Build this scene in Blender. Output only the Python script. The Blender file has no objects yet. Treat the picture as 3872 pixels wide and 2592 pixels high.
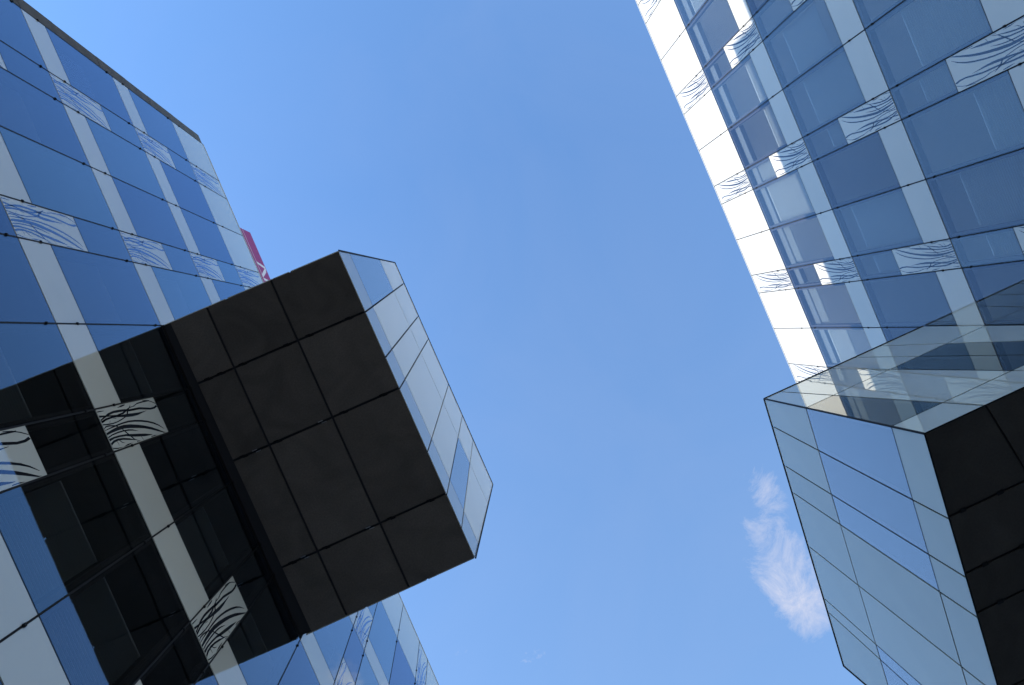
import bpy, math, random
from mathutils import Vector, Matrix
random.seed(7)
R = math.radians
scene = bpy.context.scene
col = scene.collection

# ------------------------------------------------------------------ camera
EYE = 1.6                                   # eye height above the paving
cam_d = bpy.data.cameras.new('camera')
cam = bpy.data.objects.new('camera', cam_d)
col.objects.link(cam)
cx = (0.91343071, 0.39974604, -0.07646859)  # image right, in world axes
cy = (0.40191913, -0.91555467, 0.01485483)  # image up
cz = (0.06407302, 0.04430304, 0.99696133)   # viewing direction: almost straight up
M = Matrix(((cx[0], cy[0], -cz[0], 0), (cx[1], cy[1], -cz[1], 0), (cx[2], cy[2], -cz[2], EYE), (0, 0, 0, 1)))
cam.matrix_world = M
cam_d.sensor_width = 36.0
cam_d.sensor_fit = 'HORIZONTAL'
cam_d.lens = 36.0 * 2953.0 / 3872.0
cam_d.clip_start = 0.1
cam_d.clip_end = 3000.0
scene.camera = cam

# ------------------------------------------------------------------ light: low sun behind the left building, clear sky
SUN_TO = Vector((-15.0, -1.8, 6.66)).normalized()
SUN_EL = math.asin(SUN_TO.z)
SUN_AZ = math.atan2(SUN_TO.x, SUN_TO.y)
world = bpy.data.worlds.new('World')
scene.world = world
world.use_nodes = True
wn = world.node_tree
wn.nodes.clear()


def N(tree, kind, **kw):
    n = tree.nodes.new(kind)
    for k, v in kw.items():
        if k in ('op',):
            n.operation = v
        elif hasattr(n, k):
            setattr(n, k, v)
    return n


def mth(tree, op, a, b=None, clamp=False):
    n = tree.nodes.new('ShaderNodeMath')
    n.operation = op
    n.use_clamp = clamp
    for i, v in enumerate((a, b)):
        if v is None:
            continue
        if isinstance(v, (int, float)):
            n.inputs[i].default_value = v
        else:
            tree.links.new(v, n.inputs[i])
    return n.outputs[0]


sky = N(wn, 'ShaderNodeTexSky', sky_type='NISHITA', sun_disc=False)
sky.sun_elevation = SUN_EL
sky.sun_rotation = SUN_AZ
sky.altitude = 50.0
sky.air_density = 1.3
sky.dust_density = 0.0
sky.ozone_density = 6.0
geo = N(wn, 'ShaderNodeTexCoord')
sep = N(wn, 'ShaderNodeSeparateXYZ')
wn.links.new(geo.outputs['Generated'], sep.inputs[0])
zz = mth(wn, 'MAXIMUM', sep.outputs[2], 0.08)
pu = mth(wn, 'DIVIDE', sep.outputs[0], zz)      # position on a flat cloud deck overhead
pv = mth(wn, 'DIVIDE', sep.outputs[1], zz)
comb = N(wn, 'ShaderNodeCombineXYZ')
wn.links.new(pu, comb.inputs[0])
wn.links.new(pv, comb.inputs[1])


def wnoise(scale, detail, rough, offs=(0, 0, 0), dist=0.0):
    mp = N(wn, 'ShaderNodeMapping')
    mp.inputs['Location'].default_value = offs
    wn.links.new(comb.outputs[0], mp.inputs[0])
    t = N(wn, 'ShaderNodeTexNoise')
    t.inputs['Scale'].default_value = scale
    t.inputs['Detail'].default_value = detail
    t.inputs['Roughness'].default_value = rough
    t.inputs['Distortion'].default_value = dist
    wn.links.new(mp.outputs[0], t.inputs['Vector'])
    return t.outputs['Fac']


def puff(u, v, ru, rv, rot=0.0):
    """soft elliptical patch of the cloud deck where a cloud hangs"""
    ca, sa = math.cos(rot), math.sin(rot)
    du = mth(wn, 'SUBTRACT', pu, u)
    dv = mth(wn, 'SUBTRACT', pv, v)
    a = mth(wn, 'DIVIDE', mth(wn, 'ADD', mth(wn, 'MULTIPLY', du, ca), mth(wn, 'MULTIPLY', dv, sa)), ru)
    b = mth(wn, 'DIVIDE', mth(wn, 'SUBTRACT', mth(wn, 'MULTIPLY', dv, ca), mth(wn, 'MULTIPLY', du, sa)), rv)
    d2 = mth(wn, 'ADD', mth(wn, 'MULTIPLY', a, a), mth(wn, 'MULTIPLY', b, b))
    return mth(wn, 'SUBTRACT', 1.0, d2, clamp=True)


clouds = None
for p, amt in ((puff(0.276, 0.478, 0.056, 0.130, -0.10), 1.0), (puff(0.290, 0.415, 0.036, 0.125, 0.0), 0.86),
               (puff(-0.165, 0.392, 0.05, 0.03), 0.34), (puff(-0.082, 0.432, 0.06, 0.03), 0.30),
               (puff(0.10, 0.95, 0.30, 0.22), 0.9), (puff(1.2, -0.5, 0.6, 0.5), 1.0), (puff(-1.1, -1.2, 0.5, 0.4), 0.9)):
    q = mth(wn, 'MULTIPLY', p, amt)
    clouds = q if clouds is None else mth(wn, 'MAXIMUM', clouds, q)
n1 = wnoise(15.0, 14.0, 0.74, (3.1, 1.7, 0.4), 0.6)
dens = mth(wn, 'SUBTRACT', mth(wn, 'ADD', n1, mth(wn, 'MULTIPLY', clouds, 0.40)), 0.66)
dens = mth(wn, 'MULTIPLY', dens, 3.0, clamp=True)
dens = mth(wn, 'MULTIPLY', dens, mth(wn, 'MULTIPLY', mth(wn, 'MULTIPLY', clouds, 4.0, clamp=True), 0.72))
n2 = wnoise(2.6, 5.0, 0.6, (8.0, 2.0, 1.0), 0.8)          # thin high veil over the whole sky
veil = mth(wn, 'MULTIPLY', mth(wn, 'SUBTRACT', n2, 0.45, clamp=True), 0.12)
haze = mth(wn, 'MULTIPLY', puff(-0.1, 1.3, 1.6, 1.5), 0.30)      # milky air towards the bottom of the view
dens = mth(wn, 'MAXIMUM', dens, veil)
mix = N(wn, 'ShaderNodeMix')
mix.data_type = 'RGBA'
wn.links.new(dens, mix.inputs[0])
hz = N(wn, 'ShaderNodeMix')
hz.data_type = 'RGBA'
wn.links.new(haze, hz.inputs[0])
wn.links.new(sky.outputs[0], hz.inputs[6])
hz.inputs[7].default_value = (1.15, 1.75, 2.6, 1)
wn.links.new(hz.outputs[2], mix.inputs[6])
mix.inputs[7].default_value = (2.1, 2.1, 2.4, 1)
bg = N(wn, 'ShaderNodeBackground')
bg.inputs['Strength'].default_value = 0.15
wn.links.new(mix.outputs[2], bg.inputs['Color'])
wo = N(wn, 'ShaderNodeOutputWorld')
wn.links.new(bg.outputs[0], wo.inputs[0])

sun_d = bpy.data.lights.new('sun', 'SUN')
sun_d.energy = 3.0
sun_d.angle = R(0.53)
sun_d.color = (1.0, 0.93, 0.82)
sun = bpy.data.objects.new('sun', sun_d)
sun.rotation_euler = SUN_TO.to_track_quat('Z', 'Y').to_euler()
sun.location = SUN_TO * 80
col.objects.link(sun)

scene.view_settings.view_transform = 'Standard'
scene.view_settings.look = 'None'
scene.view_settings.gamma = 1.0
scene.view_settings.exposure = 1.34
scene.view_settings.use_curve_mapping = False
scene.render.engine = 'CYCLES'
scene.cycles.transparent_max_bounces = 24
scene.cycles.max_bounces = 10
scene.cycles.glossy_bounces = 6
scene.cycles.use_denoising = True
scene.cycles.sample_clamp_indirect = 6.0


# ------------------------------------------------------------------ materials
def new_mat(name):
    m = bpy.data.materials.new(name)
    m.use_nodes = True
    m.node_tree.nodes.clear()
    return m, m.node_tree


def pane_reflectance(t, surfaces, normal=None):
    """Schlick reflectance of one glass surface, stacked over several surfaces"""
    g = t.nodes.new('ShaderNodeNewGeometry')
    dot = t.nodes.new('ShaderNodeVectorMath')
    dot.operation = 'DOT_PRODUCT'
    t.links.new(g.outputs['Incoming'], dot.inputs[0])
    t.links.new(g.outputs['Normal'], dot.inputs[1])
    c = mth(t, 'ABSOLUTE', dot.outputs['Value'])
    f = mth(t, 'POWER', mth(t, 'SUBTRACT', 1.0, c, clamp=True), 5.0)
    r = mth(t, 'ADD', mth(t, 'MULTIPLY', f, 0.955), 0.045)
    return mth(t, 'DIVIDE', mth(t, 'MULTIPLY', r, float(surfaces)), mth(t, 'ADD', mth(t, 'MULTIPLY', r, surfaces - 1.0), 1.0))


def wavy_normal(t, scale, strength, dist):
    tc = t.nodes.new('ShaderNodeTexCoord')
    oi = t.nodes.new('ShaderNodeObjectInfo')
    ad = t.nodes.new('ShaderNodeVectorMath')
    ad.operation = 'ADD'
    t.links.new(tc.outputs['Object'], ad.inputs[0])
    mu = t.nodes.new('ShaderNodeVectorMath')
    mu.operation = 'SCALE'
    mu.inputs[0].default_value = (37.0, 19.0, 53.0)
    t.links.new(oi.outputs['Random'], mu.inputs['Scale'])
    t.links.new(mu.outputs[0], ad.inputs[1])
    nz = t.nodes.new('ShaderNodeTexNoise')
    nz.inputs['Scale'].default_value = scale
    nz.inputs['Detail'].default_value = 1.0
    t.links.new(ad.outputs[0], nz.inputs['Vector'])
    b = t.nodes.new('ShaderNodeBump')
    b.inputs['Strength'].default_value = strength
    b.inputs['Distance'].default_value = dist
    t.links.new(nz.outputs['Fac'], b.inputs['Height'])
    return b.outputs['Normal']


def glass_mat(name, tint, refl, wave=0.0, surfaces=2, vary=0.0):
    m, t = new_mat(name)
    tr = t.nodes.new('ShaderNodeBsdfTransparent')
    tr.inputs[0].default_value = (*tint, 1)
    gl = t.nodes.new('ShaderNodeBsdfGlossy')
    gl.inputs['Roughness'].default_value = 0.0
    oi = t.nodes.new('ShaderNodeObjectInfo')      # coating differs a little from pane to pane
    mc = t.nodes.new('ShaderNodeMix')
    mc.data_type = 'RGBA'
    t.links.new(oi.outputs['Random'], mc.inputs[0])
    mc.inputs[6].default_value = (*[c * (1 - vary) for c in refl], 1)
    mc.inputs[7].default_value = (*[min(1.0, c * (1 + vary) + vary * 0.15) for c in refl], 1)
    t.links.new(mc.outputs[2], gl.inputs['Color'])
    if wave:
        t.links.new(wavy_normal(t, 1.3, 1.0, wave), gl.inputs['Normal'])
    mx = t.nodes.new('ShaderNodeMixShader')
    t.links.new(pane_reflectance(t, surfaces), mx.inputs[0])
    t.links.new(tr.outputs[0], mx.inputs[1])
    t.links.new(gl.outputs[0], mx.inputs[2])
    o = t.nodes.new('ShaderNodeOutputMaterial')
    t.links.new(mx.outputs[0], o.inputs[0])
    return m


def enamel_mat(name, base, refl, wave=0.0, vary=0.06, surfaces=3):
    """back-painted glass: flat colour under a mirror-smooth pane"""
    m, t = new_mat(name)
    oi = t.nodes.new('ShaderNodeObjectInfo')
    tc = t.nodes.new('ShaderNodeTexCoord')
    nz = t.nodes.new('ShaderNodeTexNoise')
    nz.inputs['Scale'].default_value = 0.9
    nz.inputs['Detail'].default_value = 6.0
    t.links.new(tc.outputs['Object'], nz.inputs['Vector'])
    k = mth(t, 'ADD', mth(t, 'MULTIPLY', oi.outputs['Random'], vary), mth(t, 'MULTIPLY', nz.outputs['Fac'], vary))
    k = mth(t, 'SUBTRACT', 1.0 + vary, k)
    sc = t.nodes.new('ShaderNodeVectorMath')
    sc.operation = 'SCALE'
    sc.inputs[0].default_value = base
    t.links.new(k, sc.inputs['Scale'])
    df = t.nodes.new('ShaderNodeBsdfDiffuse')
    t.links.new(sc.outputs[0], df.inputs[0])
    gl = t.nodes.new('ShaderNodeBsdfGlossy')
    gl.inputs['Color'].default_value = (*refl, 1)
    gl.inputs['Roughness'].default_value = 0.0
    if wave:
        t.links.new(wavy_normal(t, 1.3, 1.0, wave), gl.inputs['Normal'])
    mx = t.nodes.new('ShaderNodeMixShader')
    t.links.new(pane_reflectance(t, surfaces), mx.inputs[0])
    t.links.new(df.outputs[0], mx.inputs[1])
    t.links.new(gl.outputs[0], mx.inputs[2])
    o = t.nodes.new('ShaderNodeOutputMaterial')
    t.links.new(mx.outputs[0], o.inputs[0])
    return m


def solid_mat(name, base, rough=0.6, spec=0.3, metallic=0.0, grain=0.0, gscale=4.0, bump=0.0, vary=0.0):
    m, t = new_mat(name)
    p = t.nodes.new('ShaderNodeBsdfPrincipled')
    p.inputs['Base Color'].default_value = (*base, 1)
    p.inputs['Roughness'].default_value = rough
    p.inputs['Specular IOR Level'].default_value = spec
    p.inputs['Metallic'].default_value = metallic
    if grain:
        tc = t.nodes.new('ShaderNodeTexCoord')
        nz = t.nodes.new('ShaderNodeTexNoise')
        nz.inputs['Scale'].default_value = gscale
        nz.inputs['Detail'].default_value = 8.0
        nz.inputs['Roughness'].default_value = 0.7
        t.links.new(tc.outputs['Object'], nz.inputs['Vector'])
        k = mth(t, 'ADD', mth(t, 'MULTIPLY', nz.outputs['Fac'], 2 * grain), 1.0 - grain)
        if vary:                                  # each panel weathers differently, plus broad stains
            oi = t.nodes.new('ShaderNodeObjectInfo')
            st = t.nodes.new('ShaderNodeTexNoise')
            st.inputs['Scale'].default_value = 1.1
            st.inputs['Detail'].default_value = 5.0
            st.inputs['Distortion'].default_value = 1.0
            sv = t.nodes.new('ShaderNodeVectorMath')
            sv.operation = 'SCALE'
            sv.inputs[0].default_value = (31.0, 17.0, 9.0)
            t.links.new(oi.outputs['Random'], sv.inputs['Scale'])
            av = t.nodes.new('ShaderNodeVectorMath')
            av.operation = 'ADD'
            t.links.new(tc.outputs['Object'], av.inputs[0])
            t.links.new(sv.outputs[0], av.inputs[1])
            t.links.new(av.outputs[0], st.inputs['Vector'])
            k2 = mth(t, 'ADD', mth(t, 'MULTIPLY', oi.outputs['Random'], vary), mth(t, 'MULTIPLY', st.outputs['Fac'], 2.5 * vary))
            k = mth(t, 'MULTIPLY', k, mth(t, 'ADD', k2, 1.0 - 1.75 * vary))
        sc = t.nodes.new('ShaderNodeVectorMath')
        sc.operation = 'SCALE'
        sc.inputs[0].default_value = base
        t.links.new(k, sc.inputs['Scale'])
        t.links.new(sc.outputs[0], p.inputs['Base Color'])
        if bump:
            b = t.nodes.new('ShaderNodeBump')
            b.inputs['Strength'].default_value = bump
            b.inputs['Distance'].default_value = 0.01
            t.links.new(nz.outputs['Fac'], b.inputs['Height'])
            t.links.new(b.outputs['Normal'], p.inputs['Normal'])
    o = t.nodes.new('ShaderNodeOutputMaterial')
    t.links.new(p.outputs[0], o.inputs[0])
    return m


MAT = dict(
    glass=glass_mat('blue_window_glass', (0.60, 0.60, 0.60), (0.62, 0.77, 1.0), 0.0010, surfaces=3, vary=0.12),
    glass2=glass_mat('grey_blue_window_glass', (0.84, 0.86, 0.87), (0.74, 0.81, 0.92), 0.0008, surfaces=2, vary=0.16),
    bayglass=glass_mat('box_window_glass', (0.80, 0.82, 0.84), (0.97, 0.94, 0.92), 0.0012, surfaces=4, vary=0.05),
    enamel=enamel_mat('pale_enamelled_glass', (0.64, 0.615, 0.545), (0.84, 0.84, 0.82), 0.0009, vary=0.12),
    bayenamel=enamel_mat('pale_box_cladding_glass', (0.56, 0.555, 0.49), (0.86, 0.86, 0.80), 0.0016, surfaces=3, vary=0.14),
    bounceclad=enamel_mat('bounce_painted_box_cladding_glass', (0.97, 0.94, 0.85), (0.98, 0.97, 0.94), 0.004, surfaces=1, vary=0.04),  # sunlight bounced off the facing glass, painted in as a whiter, warmer base
    sideglass=glass_mat('dimmed_reflection_flank_glass', (0.60, 0.64, 0.64), (0.90, 0.86, 0.76), 0.0012, surfaces=2),  # reflection toned down in the material, in place of polarised darkening
    cut=enamel_mat('clear_cutout_in_enamel', (0.012, 0.013, 0.016), (0.56, 0.73, 1.0), 0.0005, surfaces=4),
    cut2=enamel_mat('clear_cutout_in_grey_enamel', (0.03, 0.03, 0.034), (0.60, 0.72, 0.84), 0.0005, surfaces=3),
    headbox=solid_mat('grey_blind_box', (0.22, 0.25, 0.26), 0.5, 0.3),
    black=solid_mat('black_gasket', (0.006, 0.006, 0.007), 0.6, 0.2),
    frame=solid_mat('dark_window_frame', (0.07, 0.056, 0.05), 0.45, 0.4),
    frame2=solid_mat('grey_window_frame', (0.10, 0.09, 0.095), 0.45, 0.4),
    core=solid_mat('dark_interior', (0.03, 0.03, 0.034), 0.8, 0.1),
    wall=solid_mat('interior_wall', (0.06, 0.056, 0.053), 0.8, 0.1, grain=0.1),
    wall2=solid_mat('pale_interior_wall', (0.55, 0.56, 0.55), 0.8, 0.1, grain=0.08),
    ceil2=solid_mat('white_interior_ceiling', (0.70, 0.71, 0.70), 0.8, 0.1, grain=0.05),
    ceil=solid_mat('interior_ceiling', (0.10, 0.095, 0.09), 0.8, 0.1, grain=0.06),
    blind=solid_mat('grey_blind_slats', (0.74, 0.78, 0.77), 0.4, 0.4),
    soffit=solid_mat('charcoal_soffit_metal', (0.080, 0.066, 0.056), 0.6, 0.3, grain=0.55, gscale=30.0, vary=0.42),
    soffit2=solid_mat('black_soffit_metal', (0.042, 0.035, 0.030), 0.6, 0.3, grain=0.55, gscale=30.0, vary=0.42),
    concrete=solid_mat('weathered_concrete', (0.095, 0.088, 0.082), 0.85, 0.2, grain=0.45, gscale=2.2, bump=0.3),
    metal=solid_mat('brushed_clamp_metal', (0.30, 0.30, 0.31), 0.35, 0.5, metallic=0.9),
    coping=solid_mat('pale_roof_coping', (0.45, 0.46, 0.47), 0.4, 0.5),
    magenta=solid_mat('magenta_sign_board', (0.27, 0.038, 0.13), 0.6, 0.2, grain=0.06),
    white=solid_mat('white_sign_paint', (0.62, 0.56, 0.55), 0.5, 0.3),
    paving=solid_mat('stone_paving', (0.30, 0.29, 0.27), 0.85, 0.2, grain=0.25, gscale=0.7),
    roof=solid_mat('grey_roof_membrane', (0.25, 0.25, 0.25), 0.9, 0.1, grain=0.2),
)


# ------------------------------------------------------------------ helpers
def empty(name, loc, rz=0.0):
    o = bpy.data.objects.new(name, None)
    o.location = loc
    o.rotation_euler = (0, 0, rz)
    o.empty_display_size = 0.5
    col.objects.link(o)
    return o


def tag(o, label=None, cat=None, group=None, kind=None):
    for k, v in (('label', label), ('category', cat), ('group', group), ('kind', kind)):
        if v:
            o[k] = v
    return o


def mesh(name, verts, faces, mat):
    me = bpy.data.meshes.new(name)
    me.from_pydata([tuple(v) for v in verts], [], faces)
    me.materials.append(MAT[mat])
    me.update()
    return me


def put(name, me, parent=None, loc=(0, 0, 0)):
    o = bpy.data.objects.new(name, me)
    col.objects.link(o)
    o.location = loc
    o.parent = parent
    return o


BOXF = [(0, 3, 2, 1), (4, 5, 6, 7), (0, 1, 5, 4), (1, 2, 6, 5), (2, 3, 7, 6), (3, 0, 4, 7)]


class MB:
    def __init__(self):
        self.v, self.f = [], []

    def box(self, x0, x1, y0, y1, z0, z1):
        x0, x1 = sorted((x0, x1)); y0, y1 = sorted((y0, y1)); z0, z1 = sorted((z0, z1))
        n = len(self.v)
        self.v += [(x0, y0, z0), (x1, y0, z0), (x1, y1, z0), (x0, y1, z0), (x0, y0, z1), (x1, y0, z1), (x1, y1, z1), (x0, y1, z1)]
        self.f += [tuple(i + n for i in q) for q in BOXF]
        return self

    def prism(self, quad, off):
        """slab between a polygon and the same polygon moved by off"""
        n, k = len(self.v), len(quad)
        self.v += [tuple(p) for p in quad] + [tuple(Vector(p) + Vector(off)) for p in quad]
        self.f += [tuple(range(n, n + k)), tuple(range(n + 2 * k - 1, n + k - 1, -1))]
        self.f += [(n + (i + 1) % k, n + i, n + k + i, n + k + (i + 1) % k) for i in range(k)]
        return self

    def build(self, name, mat, parent=None, loc=(0, 0, 0)):
        return put(name, mesh(name, self.v, self.f, mat), parent, loc)


def inset(poly, g):
    """move every edge of a flat polygon inwards by g"""
    P = [Vector(p) for p in poly]
    n = (P[1] - P[0]).cross(P[2] - P[1]).normalized()
    k = len(P)
    out = []
    for i in range(k):
        e0 = (P[i] - P[i - 1]).normalized()
        e1 = (P[(i + 1) % k] - P[i]).normalized()
        n0, n1 = n.cross(e0), n.cross(e1)
        d = 1 + n0.dot(n1)
        out.append(P[i] + (n0 + n1) * (g / max(d, 0.2)))
    return out, n


def slab(name, quad, mat, parent, gap=0.012, thick=0.02, outward=None, lift=0.0):
    """one flat panel cut to a quad, its outer face on the quad plus lift"""
    q, n = inset(quad, gap)
    if outward is not None and n.dot(Vector(outward)) < 0:
        q, n = inset(list(reversed(quad)), gap)
    q = [p + n * lift for p in q]
    c = sum(q, Vector()) / len(q)
    mb = MB().prism([p - c for p in q], -n * thick)
    return mb.build(name, mat, parent, c), q, n


# ------------------------------------------------------------------ facade geometry shared by both buildings
STRIPE = [23.0 - 3.905 * k for k in range(6)]     # height of each pale band above the eye, top storey first
BAND, PRINT, STOREY = 0.88, 2.12, 3.905
GROUND = -EYE

BLADES = [
    [(0.399,0.004,0.375,0.0),(0.384,0.191,0.352,0.188),(0.374,0.411,0.331,0.418),(0.375,0.621,0.329,0.648),(0.394,0.819,0.351,0.862),(0.431,1.093,0.394,1.137),(0.466,1.3,0.436,1.344),(0.514,1.502,0.488,1.549),(0.571,1.705,0.552,1.745),(0.633,1.916,0.623,1.939),(0.654,1.99,0.651,1.998)],
    [(0.335,-0.005,0.328,-0.004),(0.325,0.168,0.313,0.168),(0.314,0.389,0.297,0.391),(0.305,0.615,0.286,0.62),(0.305,0.838,0.284,0.849),(0.322,1.05,0.3,1.07),(0.35,1.261,0.328,1.288),(0.388,1.471,0.368,1.501),(0.438,1.675,0.422,1.707),(0.492,1.832,0.483,1.857),(0.57,1.992,0.568,1.998)],
    [(0.307,0.001,0.297,-0.008),(0.288,0.084,0.274,0.082),(0.289,0.199,0.274,0.21),(0.306,0.332,0.292,0.348),(0.328,0.438,0.319,0.45)],
    [(0.25,-0.012,0.237,-0.003),(0.264,0.156,0.248,0.166),(0.269,0.332,0.255,0.337),(0.261,0.512,0.248,0.512),(0.241,0.68,0.228,0.676),(0.218,0.821,0.209,0.817)],
    [(0.13,0.003,0.104,0.024),(0.14,0.179,0.122,0.193),(0.154,0.37,0.14,0.382),(0.17,0.556,0.155,0.564),(0.165,0.777,0.141,0.772),(0.125,0.954,0.108,0.941),(0.095,1.084,0.083,1.084),(0.086,1.311,0.083,1.312)],
    [(0.184,0.029,0.168,0.018),(0.155,0.162,0.139,0.152),(0.127,0.328,0.101,0.321),(0.114,0.488,0.086,0.496),(0.117,0.654,0.088,0.671),(0.125,0.865,0.1,0.886),(0.144,0.999,0.118,1.021),(0.147,1.157,0.12,1.172),(0.151,1.393,0.125,1.415),(0.178,1.613,0.153,1.642),(0.202,1.802,0.177,1.823),(0.202,1.977,0.175,1.974),(0.18,2.104,0.152,2.08)],
    [(0.217,0.027,0.194,0.018),(0.191,0.181,0.168,0.179),(0.182,0.35,0.16,0.356),(0.182,0.515,0.16,0.529),(0.198,0.672,0.175,0.69),(0.217,0.85,0.179,0.879),(0.233,1.069,0.194,1.096),(0.232,1.266,0.202,1.277),(0.217,1.46,0.203,1.463),(0.205,1.638,0.203,1.639)],
    [(0.445,0.001,0.432,-0.003),(0.425,0.17,0.41,0.168),(0.417,0.358,0.4,0.361),(0.417,0.544,0.4,0.552),(0.427,0.71,0.41,0.724),(0.443,0.844,0.43,0.86),(0.477,1.031,0.475,1.034)],
    [(0.494,0.016,0.465,0.012),(0.476,0.176,0.454,0.179),(0.478,0.368,0.457,0.378),(0.492,0.569,0.47,0.588),(0.528,0.758,0.498,0.789),(0.557,0.965,0.523,0.998),(0.583,1.182,0.552,1.213),(0.598,1.386,0.585,1.397),(0.598,1.472,0.595,1.474)],
    [(0.556,0.017,0.53,-0.005),(0.529,0.133,0.504,0.122),(0.52,0.258,0.495,0.266),(0.531,0.426,0.51,0.445),(0.56,0.601,0.541,0.624),(0.591,0.785,0.585,0.793)],
    [(0.371,0.52,0.366,0.538),(0.446,0.605,0.439,0.631),(0.52,0.695,0.513,0.721),(0.589,0.782,0.581,0.802),(0.64,0.954,0.636,0.962)],
    [(0.197,0.914,0.193,0.883),(0.149,0.967,0.141,0.932),(0.103,1.053,0.095,1.032),(0.057,1.144,0.055,1.138)],
    [(0.609,-0.004,0.598,0.007),(0.634,0.138,0.62,0.149),(0.651,0.34,0.636,0.343),(0.631,0.51,0.615,0.507),(0.618,0.666,0.616,0.666)],
    [(0.053,0.024,0.041,0.03),(0.053,0.115,0.042,0.121),(0.054,0.233,0.051,0.234)],
    [(0.052,0.684,0.048,0.685),(0.05,0.825,0.031,0.828),(0.038,0.955,0.026,0.957)],
    [(0.03,1.636,0.023,1.643),(0.048,1.806,0.038,1.818),(0.079,1.947,0.072,1.961),(0.13,2.1,0.122,2.118)],
    [(0.084,1.218,0.08,1.217),(0.062,1.408,0.047,1.408),(0.057,1.612,0.04,1.62),(0.06,1.885,0.046,1.894)],
    [(0.509,0.201,0.508,0.209),(0.553,0.228,0.552,0.236),(0.593,0.232,0.593,0.236)],
    [(0.526,0.297,0.522,0.309),(0.569,0.355,0.563,0.367),(0.588,0.441,0.586,0.443)],
    [(0.629,1.387,0.62,1.393),(0.644,1.513,0.622,1.528),(0.647,1.632,0.638,1.639)],
    [(0.629,0.823,0.621,0.833),(0.65,0.898,0.632,0.916),(0.652,0.994,0.644,0.999)],
    [(0.241,0.247,0.239,0.241),(0.211,0.296,0.21,0.292)],
    [(0.192,0.403,0.189,0.405),(0.205,0.503,0.198,0.51)],
    [(0.567,1.039,0.566,1.045),(0.613,1.062,0.612,1.071),(0.633,1.084,0.633,1.088)],
]

cache = {}


def facade_pane(w, h, sg):
    key = ('pane', round(w, 3), round(h, 3), sg)
    if key not in cache:
        g = 0.013
        cache[key] = mesh('window_pane', *box_data(sg * -0.010, 0.0, g, w - g, g, h - g), 'glass' if sg > 0 else 'glass2')
    return cache[key]


def box_data(*a):
    mb = MB().box(*a)
    return mb.v, mb.f


def facade_frame(w, h, sg):
    key = ('frame', round(w, 3), round(h, 3), sg)
    if key not in cache:
        mb = MB()
        fw, d0, d1 = 0.075, -0.035, -0.16
        a, b = sg * d0, sg * d1
        mb.box(a, b, 0.0, fw, 0.0, h)
        mb.box(a, b, w - fw, w, 0.0, h)
        mb.box(a, b, fw, w - fw, 0.0, 0.05)
        mb.box(a, b, fw, w - fw, h - 0.05, h)
        cache[key] = mesh('window_frame', mb.v, mb.f, 'frame' if sg > 0 else 'frame2')
    return cache[key]


def facade_blind(w, h, z0, z1, sg):
    key = ('blind', round(w, 3), round(h, 3), z0, z1, sg)
    if key not in cache:
        mb = MB()
        z = z0
        while z < z1:
            n = len(mb.v)
            x0, x1 = sg * -0.20, sg * -0.245
            y0, y1 = 0.10, w - 0.10
            mb.v += [(x0, y0, z), (x0, y1, z), (x1, y1, z + 0.022), (x1, y0, z + 0.022),
                     (x0, y0, z + 0.003), (x0, y1, z + 0.003), (x1, y1, z + 0.025), (x1, y0, z + 0.025)]
            mb.f += [tuple(i + n for i in q) for q in BOXF]
            z += 0.064
        mb.box(sg * -0.20, sg * -0.24, 0.10, w - 0.10, z1, z1 + 0.02)
        cache[key] = mesh('blind', mb.v, mb.f, 'blind')
    return cache[key]


def facade_panel(w, h, sg):
    key = ('panel', round(w, 3), round(h, 3), sg)
    if key not in cache:
        g = 0.013
        cache[key] = mesh('band_panel', *box_data(sg * -0.014, 0.0, g, w - g, g, h - g), 'enamel')
    return cache[key]


def widen(b, k=1.3):
    out = []
    for (a0, h0, a1, h1) in b:
        ca, ch = (a0 + a1) / 2, (h0 + h1) / 2
        out.append((ca + (a0 - ca) * k, ch + (h0 - ch) * k, ca + (a1 - ca) * k, ch + (h1 - ch) * k))
    return out


def facade_print(w, zs, sg, flip):
    key = ('print', round(w, 3), round(zs, 3), sg, flip)
    if key not in cache:
        v, f = [], []
        k = w / 0.655
        for b in BLADES:
            n = len(v)
            for (a0, h0, a1, h1) in widen(b, 1.25 if sg > 0 else 1.05):
                for (a, h) in ((a0, h0), (a1, h1)):
                    a = min(max(a * k, 0.022), w - 0.022)
                    a = a if sg > 0 else w - a
                    h = min(max(h, 0.018), PRINT - 0.018) * zs
                    v.append((sg * 0.0012, a, h))
            # thin raised strip: front sheet plus rim back to the panel
            m = len(b)
            for (a0, h0, a1, h1) in widen(b, 1.25 if sg > 0 else 1.05):
                for (a, h) in ((a0, h0), (a1, h1)):
                    a = min(max(a * k, 0.022), w - 0.022)
                    a = a if sg > 0 else w - a
                    h = min(max(h, 0.018), PRINT - 0.018) * zs
                    v.append((sg * -0.001, a, h))
            for i in range(m - 1):
                q = (n + 2 * i, n + 2 * i + 1, n + 2 * i + 3, n + 2 * i + 2)
                f.append(q if sg > 0 else tuple(reversed(q)))
                o = 2 * m
                f.append((n + 2 * i, n + 2 * i + 2, n + 2 * i + 2 + o, n + 2 * i + o))
                f.append((n + 2 * i + 1, n + 2 * i + 1 + o, n + 2 * i + 3 + o, n + 2 * i + 3))
        cache[key] = mesh('grass_blade_print', v, f, 'cut' if sg > 0 else 'cut2')
    return cache[key]


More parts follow.
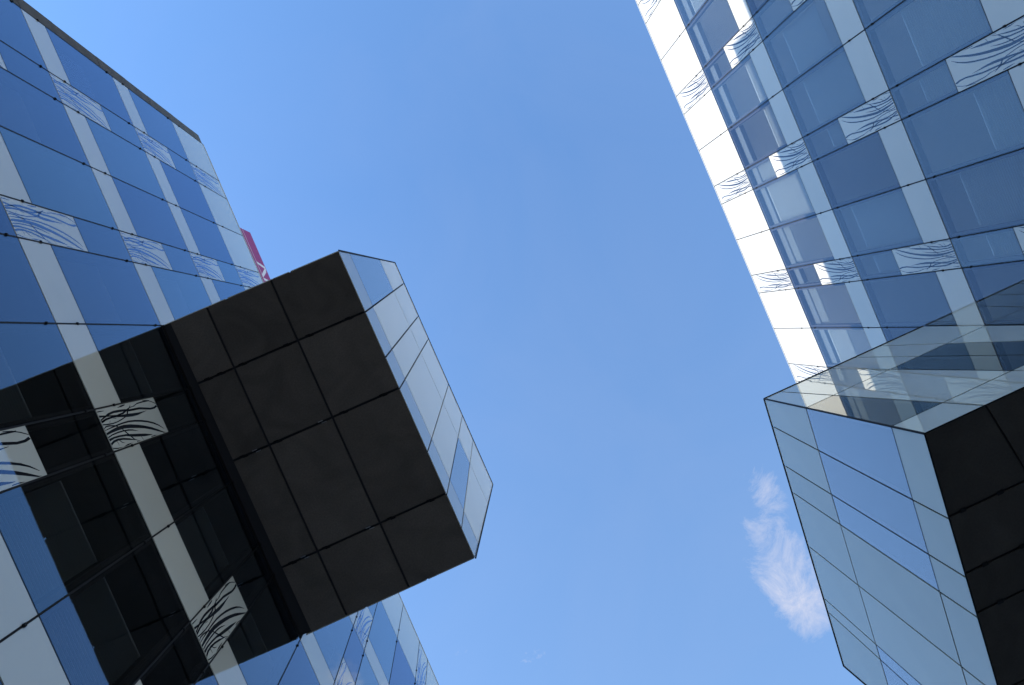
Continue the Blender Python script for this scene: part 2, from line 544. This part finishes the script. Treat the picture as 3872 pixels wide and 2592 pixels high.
def build_facade(root, lines, roof, sg, skip, blinds, depth=9.0):
    """lines: (position, narrow) of each vertical joint; sg: +1 facade looks to +x, -1 to -x"""
    ys = [l[0] for l in lines]
    for i in range(len(lines) - 1):
        y0, narrow = lines[i]
        w = lines[i + 1][0] - y0
        for r, zb in enumerate(STRIPE):
            top = roof if r == 0 else STRIPE[r - 1]
            inside = skip(y0 + w / 2, zb + 0.5, r)
            if inside:
                continue
            z = zb + EYE
            if narrow:
                ph = (roof - zb) if r == 0 else PRINT
                p = put('patterned_panel', facade_panel(w, ph, sg), root, (0, y0, z))
                put('grass_blade_print', facade_print(w, 1.0 if r else 1.2, sg, 0), p)
                wb = zb + PRINT
            else:
                p = put('band_panel', facade_panel(w, (roof - zb) if r == 0 else BAND, sg), root, (0, y0, z))
                wb = zb + BAND
            if r == 0:
                continue
            wh = top - wb
            g = put('window_pane', facade_pane(w, wh, sg), root, (0, y0, wb + EYE))
            put('window_frame', facade_frame(w, wh, sg), g)
            if sg < 0 and r == 1:
                key = ('headbox', round(w, 3), round(wh, 3))
                if key not in cache:
                    cache[key] = mesh('blind_box', *box_data(0.165, 0.30, 0.08, w - 0.08, wh - 0.42, wh - 0.055), 'headbox')
                put('blind_box', cache[key], g)
            bl = blinds(y0 + w / 2, r, narrow)
            if bl:
                put('blind', facade_blind(w, wh, bl[0] * wh, bl[1] * wh - 0.06, sg), g)
        # tall ground-storey window below the lowest band
        zt = STRIPE[-1] + EYE
        g = put('window_pane', facade_pane(w, zt - 0.25, sg), root, (0, y0, 0.25))
        put('window_frame', facade_frame(w, zt - 0.25, sg), g)
    # vertical joints: dark open gap, recessed rail and two clamps per storey
    for y in ys:
        mb = MB()
        mb.box(sg * -0.03, sg * -0.012, y - 0.030, y + 0.030, 0.1, roof + EYE - 0.01)
        mb.box(sg * -0.011, sg * 0.004, y - 0.011, y + 0.011, 0.1, roof + EYE - 0.012)
        for zb in STRIPE:
            for dz in (-0.28, 0.60):
                z = zb + EYE + dz
                mb.box(sg * 0.0045, sg * 0.018, y - 0.020, y + 0.020, z - 0.024, z + 0.024)
                mb.box(sg * 0.018, sg * 0.024, y - 0.013, y + 0.013, z - 0.014, z + 0.014)
        mb.build('vertical_joint', 'black', root)
    # floors behind the bands, back wall, roof
    a, b = min(ys), max(ys)
    for r, zb in enumerate(STRIPE):
        top = (roof - 0.4) if r == 0 else zb + BAND - 0.06
        mb = MB().box(sg * -0.165, sg * -depth, a + 0.02, b - 0.02, zb + EYE - 0.04, top + EYE)
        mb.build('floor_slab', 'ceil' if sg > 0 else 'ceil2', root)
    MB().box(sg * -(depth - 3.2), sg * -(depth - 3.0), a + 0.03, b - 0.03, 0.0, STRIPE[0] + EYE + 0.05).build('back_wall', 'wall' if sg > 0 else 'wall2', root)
    MB().box(sg * -0.016, sg * -0.16, a + 0.02, b - 0.02, STRIPE[0] + EYE + 0.02, roof + EYE - 0.35).build('parapet_core', 'core', root)
    c = MB().box(sg * 0.012, sg * -0.45, a, b, roof + EYE, roof + EYE + 0.035)
    c.build('roof_coping', 'coping', root)
    MB().box(sg * -0.45, sg * -depth, a, b, roof + EYE - 0.42, roof + EYE - 0.38).build('roof', 'roof', root)


# ------------------------------------------------------------------ setting
gm = mesh('ground', [(-700, -700, 0), (700, -700, 0), (700, 700, 0), (-700, 700, 0)], [(0, 1, 2, 3)], 'paving')
tag(put('ground', gm), kind='structure')

# ------------------------------------------------------------------ left building
THL = 0.0122
left = empty('office_building', (-5.0, 0, 0), THL)
tag(left, 'glass office building on the left with a charcoal-bottomed box jutting over the alley', 'building',
    'glazed office buildings facing each other')
LROOF = 25.82


def lpos(g):
    return 8.75061330e-04 * g * g + 6.29428573e-01 * g - 8.66988855


LL = []
g = 0
while g <= 43:
    narrow = (g % 5 == 2)
    LL.append((lpos(g), narrow))
    g += 1 if narrow else 2
LB0, LB1 = lpos(10), lpos(20)          # the box spans these two joints


def lskip(y, z, r):
    return LB0 < y < LB1 and r == 2


def lblinds(y, r, narrow):
    if not narrow and r >= 2 and (int(abs(y) * 10) + 3 * r) % 5 in (0, 1, 3):
        return (0.0, 0.62)
    return None


build_facade(left, LL, LROOF, 1, lskip, lblinds)

# concrete edge of the end wall, cast in lifts
ce = MB()
mbv = ce.box(-0.02, -9.0, LL[0][0] - 0.33, LL[0][0] - 0.035, 0.0, 0.4).build('end_wall', 'concrete', left)
z = 0.41
k = 0
while z < LROOF + EYE - 0.1:
    hgt = min((1.62, 1.38, 1.95)[k % 3], LROOF + EYE + 0.03 - z)
    put('concrete_block', mesh('concrete_block', *box_data(-0.02 - 0.004 * (k % 2), -9.0, LL[0][0] - 0.33, LL[0][0] - 0.035, 0.0, hgt - 0.012), 'concrete'), mbv, (0, 0, z))
    z += hgt
    k += 1

# ------------------------------------------------------------------ box jutting out of the left building (world coordinates)
Lm = (Matrix.Translation((-5.0, 0, 0)) @ Matrix.Rotation(THL, 4, 'Z')).inverted()


def Lw(x, y, h):
    return Lm @ Vector((x, y, h + EYE))


HB, HT = 15.32, 21.22
YA, YB = -2.30, 4.28


def lend(y, h):
    """point on the out-leaning end face"""
    t = (h - HB) / (HT - HB)
    return (-1.385 + 0.715 * t, y, h)


nz, nf = 0.006, 0.030
corev = [Lw(-5.1, YA + nf, HB + 0.045), Lw(-1.385 - nf, YA + nf, HB + 0.045), Lw(-1.385 - nf, YB - nf, HB + 0.045), Lw(-5.1, YB - nf, HB + 0.045),
         Lw(-5.1, YA + nf, HT - nz), Lw(-0.67 - nf, YA + nf, HT - nz), Lw(-0.67 - nf, YB - nf, HT - nz), Lw(-5.1, YB - nf, HT - nz)]
lbox = put('projecting_box', mesh('projecting_box', corev, BOXF, 'core'), left)
tag(lbox, 'box projecting over the alley, charcoal underside and leaning glazed end')
down = Lm.to_3x3() @ Vector((0, 0, -1))
outx = Lm.to_3x3() @ Vector((1, 0, 0.0))
XA, XB_ = -4.86, -1.385
MB().box(-0.02, -0.16, LB0 + 0.02, LB1 - 0.02, STRIPE[2] + EYE + 0.002, HB + EYE + 0.3).build('shadow_gap', 'black', lbox)
xs = [XA, -4.10, -2.79, XB_]
ysf = [YA, -1.02, 0.605, 2.87, YB]
for i in range(3):
    for j in range(4):
        q = [Lw(xs[i], ysf[j], HB), Lw(xs[i + 1], ysf[j], HB), Lw(xs[i + 1], ysf[j + 1], HB), Lw(xs[i], ysf[j + 1], HB)]
        slab('soffit_panel', q, 'soffit', lbox, gap=0.022, thick=0.03, outward=down, lift=random.uniform(-0.002, 0.002))
for yj in ysf[1:4]:                      # spring clips along the joints
    for xc in (-4.62, -4.36, -3.92, -3.0, -2.55, -1.72):
        mb = MB()
        for s in (-1, 1):
            p0 = Lw(xc - 0.05 + 0.03 * s, yj + s * 0.014, HB - 0.010)
            p1 = Lw(xc + 0.05 + 0.03 * s, yj + s * 0.030, HB - 0.006)
            mb.box(p0.x, p1.x, p0.y, p1.y, p0.z, p1.z)
        mb.build('joint_clip', 'metal' if (xc in (-4.36, -3.0) and yj > 0) else 'black', lbox)

# leaning end: slanted joints measured at foot and head
SH = 0.68
def clip(poly, y0, y1):
    def side(pts, f):
        out = []
        for i in range(len(pts)):
            a, b = pts[i], pts[(i + 1) % len(pts)]
            fa, fb = f(a), f(b)
            if fa >= -1e-9:
                out.append(a)
            if (fa > 1e-9 and fb < -1e-9) or (fa < -1e-9 and fb > 1e-9):
                t = fa / (fa - fb)
                out.append((a[0] + (b[0] - a[0]) * t, a[1] + (b[1] - a[1]) * t))
        return out
    pts = side(poly, lambda p: p[0] - y0)
    if len(pts) >= 3:
        pts = side(pts, lambda p: y1 - p[0])
    return pts


def face(P, joints, y0, y1, bands, shift, h0, h1, kind, parent, outward, clad=lambda b: 'bayenamel', glz='bayglass'):
    J = list(joints)
    def jl(y, h):
        return y + shift * (h - h0) / (h1 - h0)
    for bi in range(len(bands) - 1):
        ha, hb_ = bands[bi], bands[bi + 1]
        for i in range(len(J) - 1):
            a, b = J[i], J[i + 1]
            poly = [(jl(a, ha), ha), (jl(b, ha), ha), (jl(b, hb_), hb_), (jl(a, hb_), hb_)]
            poly = clip(poly, y0, y1)
            if len(poly) < 3:
                continue
            area = abs(sum(poly[k][0] * poly[(k + 1) % len(poly)][1] - poly[(k + 1) % len(poly)][0] * poly[k][1] for k in range(len(poly)))) / 2
            if area < 0.02:
                continue
            q = [P(*p) for p in poly]
            if kind(bi, i) == 'window':
                o, qq, n = slab('window_pane', q, glz, parent, gap=0.017, thick=0.012, outward=outward)
                q2, _ = inset(qq, 0.055)
                mb = MB()
                m = len(qq)
                for e in range(m):
                    mb.prism([qq[e] - n * 0.018, qq[(e + 1) % m] - n * 0.018, q2[(e + 1) % m] - n * 0.018, q2[e] - n * 0.018], -n * 0.030)
                mb.build('window_frame', 'frame2', parent)
            else:
                slab('cladding_panel', q, clad(bi), parent, gap=0.017, thick=0.016, outward=outward)


lj = [-4.0, -1.01, -0.05, 0.62, 1.97, 2.90, 3.62, 5.6]
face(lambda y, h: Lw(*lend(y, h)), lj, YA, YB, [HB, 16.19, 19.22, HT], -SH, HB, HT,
     lambda b, i: 'window' if (b == 1 and i in (0, 5)) else 'cladding', lbox, outx, clad=lambda b: 'bounceclad' if b else 'enamel')
# the two flanks, upright
for y, oy in ((YA, -1), (YB, 1)):
    def flank(x, h, y=y):
        return Lw(x, y, h)
    for bi, (ha, hb_) in enumerate(((HB, 16.19), (16.19, 19.22), (19.22, HT))):
        xs2 = [-4.98, -3.7, -2.4]
        for i in range(3):
            xr = xs2[i + 1] if i < 2 else None
            if xr is None:
                quad = [Lw(xs2[2], y, ha), Lw(lend(y, ha)[0], y, ha), Lw(lend(y, hb_)[0], y, hb_), Lw(xs2[2], y, hb_)]
            else:
                quad = [Lw(xs2[i], y, ha), Lw(xr, y, ha), Lw(xr, y, hb_), Lw(xs2[i], y, hb_)]
            if bi == 1:
                slab('window_pane', quad, 'bayglass', lbox, gap=0.017, thick=0.012, outward=Lm.to_3x3() @ Vector((0, oy, 0)))
            else:
                slab('cladding_panel', quad, 'bayenamel', lbox, gap=0.017, thick=0.016, outward=Lm.to_3x3() @ Vector((0, oy, 0)))


def edge_trim(parent, edges, w=0.022):
    """dark metal angle along the outer edges of a box"""
    mb = MB()
    for p, q in edges:
        d = (q - p).normalized()
        a = d.orthogonal().normalized()
        b = d.cross(a)
        ring = [p + (a * math.cos(k * math.pi / 3) + b * math.sin(k * math.pi / 3)) * w for k in range(6)]
        mb.prism(ring, q - p)
    mb.build('edge_trim', 'black', parent)


LC = {}
for yy in (YA, YB):
    LC[yy] = (Lw(-1.375, yy, HB), Lw(*lend(yy, HT)), Lw(-4.95, yy, HB), Lw(-4.95, yy, HT))
edge_trim(lbox, [(LC[YA][0], LC[YA][1]), (LC[YB][0], LC[YB][1]), (LC[YA][1], LC[YB][1]), (LC[YA][1], LC[YA][3]), (LC[YB][1], LC[YB][3])], 0.016)

# ------------------------------------------------------------------ right building
right = empty('office_building', (10.0, 0, 0), 0.0)
tag(right, 'glass office building on the right with a sunlit white top band and skewed box', 'building',
    'glazed office buildings facing each other')
RROOF = 25.73
RL = []
y = -17.20
while y < 20.5:
    for w, nar in ((0.65, True), (1.3025, False), (1.3025, False)):
        RL.append((round(y, 4), nar))
        y += w
RL.append((y, True))
RHB, RHT = 11.20, 17.25
RA, RB = 4.25, 10.68


def rskip(y, z, r):
    return RA < y < RB and r == 3


RBL = {(-1.6, 2): (0.05, 0.80), (-1.6, 3): (0.1, 0.72), (-0.6, 3): (0.05, 0.66), (0.3, 3): (0.0, 0.40), (1.6, 2): (0.05, 0.85),
       (1.6, 3): (0.05, 0.78), (2.6, 2): (0.1, 0.7), (2.6, 3): (0.2, 0.6), (0.3, 1): (0.05, 0.85), (-2.9, 2): (0.25, 0.8), (-0.6, 1): (0.1, 0.9),
       (1.6, 1): (0.72, 0.95), (-0.6, 2): (0.1, 0.55), (3.6, 1): (0.7, 0.95)}


def rblinds(y, r, narrow):
    for (yy, rr), v in RBL.items():
        if rr == r and abs(yy - y) < 0.3:
            return v
    if r == 1 and not narrow:
        return ((0.0, 0.30), (0.05, 0.82), None, (0.45, 0.82))[int(abs(y) * 3.1) % 4]
    if (abs(y) > 4 or r > 3) and (int(abs(y) * 10) + 3 * r) % 3 == 0:
        return (0.05, 0.7)
    return None


build_facade(right, RL, RROOF, -1, rskip, rblinds)
MB().box(0.02, 9.0, RL[0][0] - 0.33, RL[0][0] - 0.035, 0.0, RROOF + EYE).build('end_wall', 'concrete', right)


# skewed box of the right building: its end face turns away from the facade
def Rw(x, y, h):
    return Vector((x - 10.0, y, h + EYE))


XE0, XE1 = 5.86, 5.86 - 0.112 * (RB - RA)


def rend(y, h):
    return (XE0 + (XE1 - XE0) * (y - RA) / (RB - RA), y, h)


corev = [Rw(XE0 + nf, RA + nf, RHB + 0.045), Rw(10.1, RA + nf, RHB + 0.045), Rw(10.1, RB - nf, RHB + 0.045), Rw(XE1 + nf, RB - nf, RHB + 0.045),
         Rw(XE0 + nf, RA + nf, RHT - nz), Rw(10.1, RA + nf, RHT - nz), Rw(10.1, RB - nf, RHT - nz), Rw(XE1 + nf, RB - nf, RHT - nz)]
MB().box(0.02, 0.16, RA + 0.02, RB - 0.02, RHB + EYE + 0.02, RHT + EYE - 0.1).build('shadow_gap', 'black', right)
rbox = put('projecting_box', mesh('projecting_box', corev, BOXF, 'core'), right)
tag(rbox, 'skewed glazed box projecting from the right building, black underside')
rj = [3.0, 5.60, 6.53, 7.17, 8.46, 9.72, 10.05, 13.0]
face(lambda y, h: Rw(*rend(y, h)), rj, RA, RB, [RHB, 12.09, 15.15, RHT], -0.70, RHB, RHT,
     lambda b, i: 'window' if (b == 1 and i in (0, 1, 2, 5, 6)) else 'cladding', rbox, (-1, 0, 0))
# near flank, joints slanting the other way: x plays the part of y
fj = [4.0, 6.90, 8.19, 8.84, 9.49, 12.0]


def rflank_near(x, h):
    return Rw(x, RA, h)


face(rflank_near, fj, XE0, 9.985, [RHB, 12.09, 15.15, RHT], -0.64, RHB, RHT,
     lambda b, i: 'window' if (b == 1 and i in (0, 2, 3)) else 'cladding', rbox, (0, -1, 0), glz='sideglass')
face(lambda x, h: Rw(x, RB, h), fj, XE1, 9.985, [RHB, 12.09, 15.15, RHT], 0.64, RHB, RHT,
     lambda b, i: 'window' if (b == 1 and i in (1, 3)) else 'cladding', rbox, (0, 1, 0), glz='sideglass')
b0, b1, b2, b3 = Rw(XE0, RA, RHB), Rw(XE1, RB, RHB), Rw(9.98, RA, RHB), Rw(9.98, RB, RHB)
t0, t1, t2, t3 = Rw(XE0, RA, RHT), Rw(XE1, RB, RHT), Rw(9.98, RA, RHT), Rw(9.98, RB, RHT)
edge_trim(rbox, [(b0, t0), (b1, t1), (t0, t1), (t0, t2), (t1, t3)], 0.020)
edge_trim(rbox, [(b0, b1), (b0, b2)], 0.012)
# underside
rows = [RA, 5.56, 6.46, 7.09, 8.36, 9.65, RB]
for j in range(6):
    a, b = rows[j], rows[j + 1]
    xa = [rend(a, 0)[0], 6.91 + 0.165 * (a - RA), 8.2 + 0.08 * (a - RA), 9.85]
    xb = [rend(b, 0)[0], 6.91 + 0.165 * (b - RA), 8.2 + 0.08 * (b - RA), 9.85]
    for i in range(3):
        q = [Rw(xa[i], a, RHB), Rw(xa[i + 1], a, RHB), Rw(xb[i + 1], b, RHB), Rw(xb[i], b, RHB)]
        slab('soffit_panel', q, 'soffit2', rbox, gap=0.018, thick=0.03, outward=(0, 0, -1))
for yj in rows[1:4]:
    for xc in (5.95, 6.6):
        p = Rw(xc, yj, RHB)
        MB().box(p.x - 0.05, p.x + 0.05, p.y - 0.03, p.y + 0.03, p.z - 0.012, p.z - 0.004).build('joint_clip', 'black', rbox)

# ------------------------------------------------------------------ magenta sign standing on the left roof edge
SZ0, SZ1 = LROOF + EYE + 0.036, 27.32 + EYE
SY0, SY1 = -5.83, 7.2
sign = empty('rooftop_sign', (-5.0, 0, 0), THL)
tag(sign, 'magenta sign board with a white letter on the left roof edge', 'sign')
MB().box(-0.10, -0.02, SY0, SY1, SZ0, SZ1).build('board', 'magenta', sign)
MB().box(-0.0195, -0.016, SY0, SY1, SZ0 + 0.40, SZ0 + 0.435).build('border_line', 'white', sign)
for yy in (SY0 + 0.5, -2.0, 1.0, 4.0, SY1 - 0.5):
    mb = MB().box(-0.16, -0.101, yy - 0.03, yy + 0.03, SZ0, SZ1 - 0.1)
    mb.prism([(-0.161, yy - 0.02, SZ1 - 0.4), (-0.161, yy + 0.02, SZ1 - 0.4), (-0.9, yy + 0.02, SZ0), (-0.9, yy - 0.02, SZ0)], (0, 0, 0.05))
    mb.build('brace', 'frame', sign)
K = 0.9893
strokes = [[(-4.72, 26.60), (-4.63, 26.62), (-4.52, 27.36), (-4.61, 27.52)],
           [(-4.61, 27.52), (-4.52, 27.36), (-4.24, 26.52), (-4.13, 26.52), (-4.37, 27.36), (-4.50, 27.54)],
           [(-4.13, 26.53), (-4.04, 26.53), (-3.96, 27.50), (-4.05, 27.50)]]
mb = MB()
for s in strokes:
    mb.prism([(-0.0195, a * K, h * K + EYE) for a, h in s], (0.004, 0, 0))
mb.build('letter', 'white', sign)
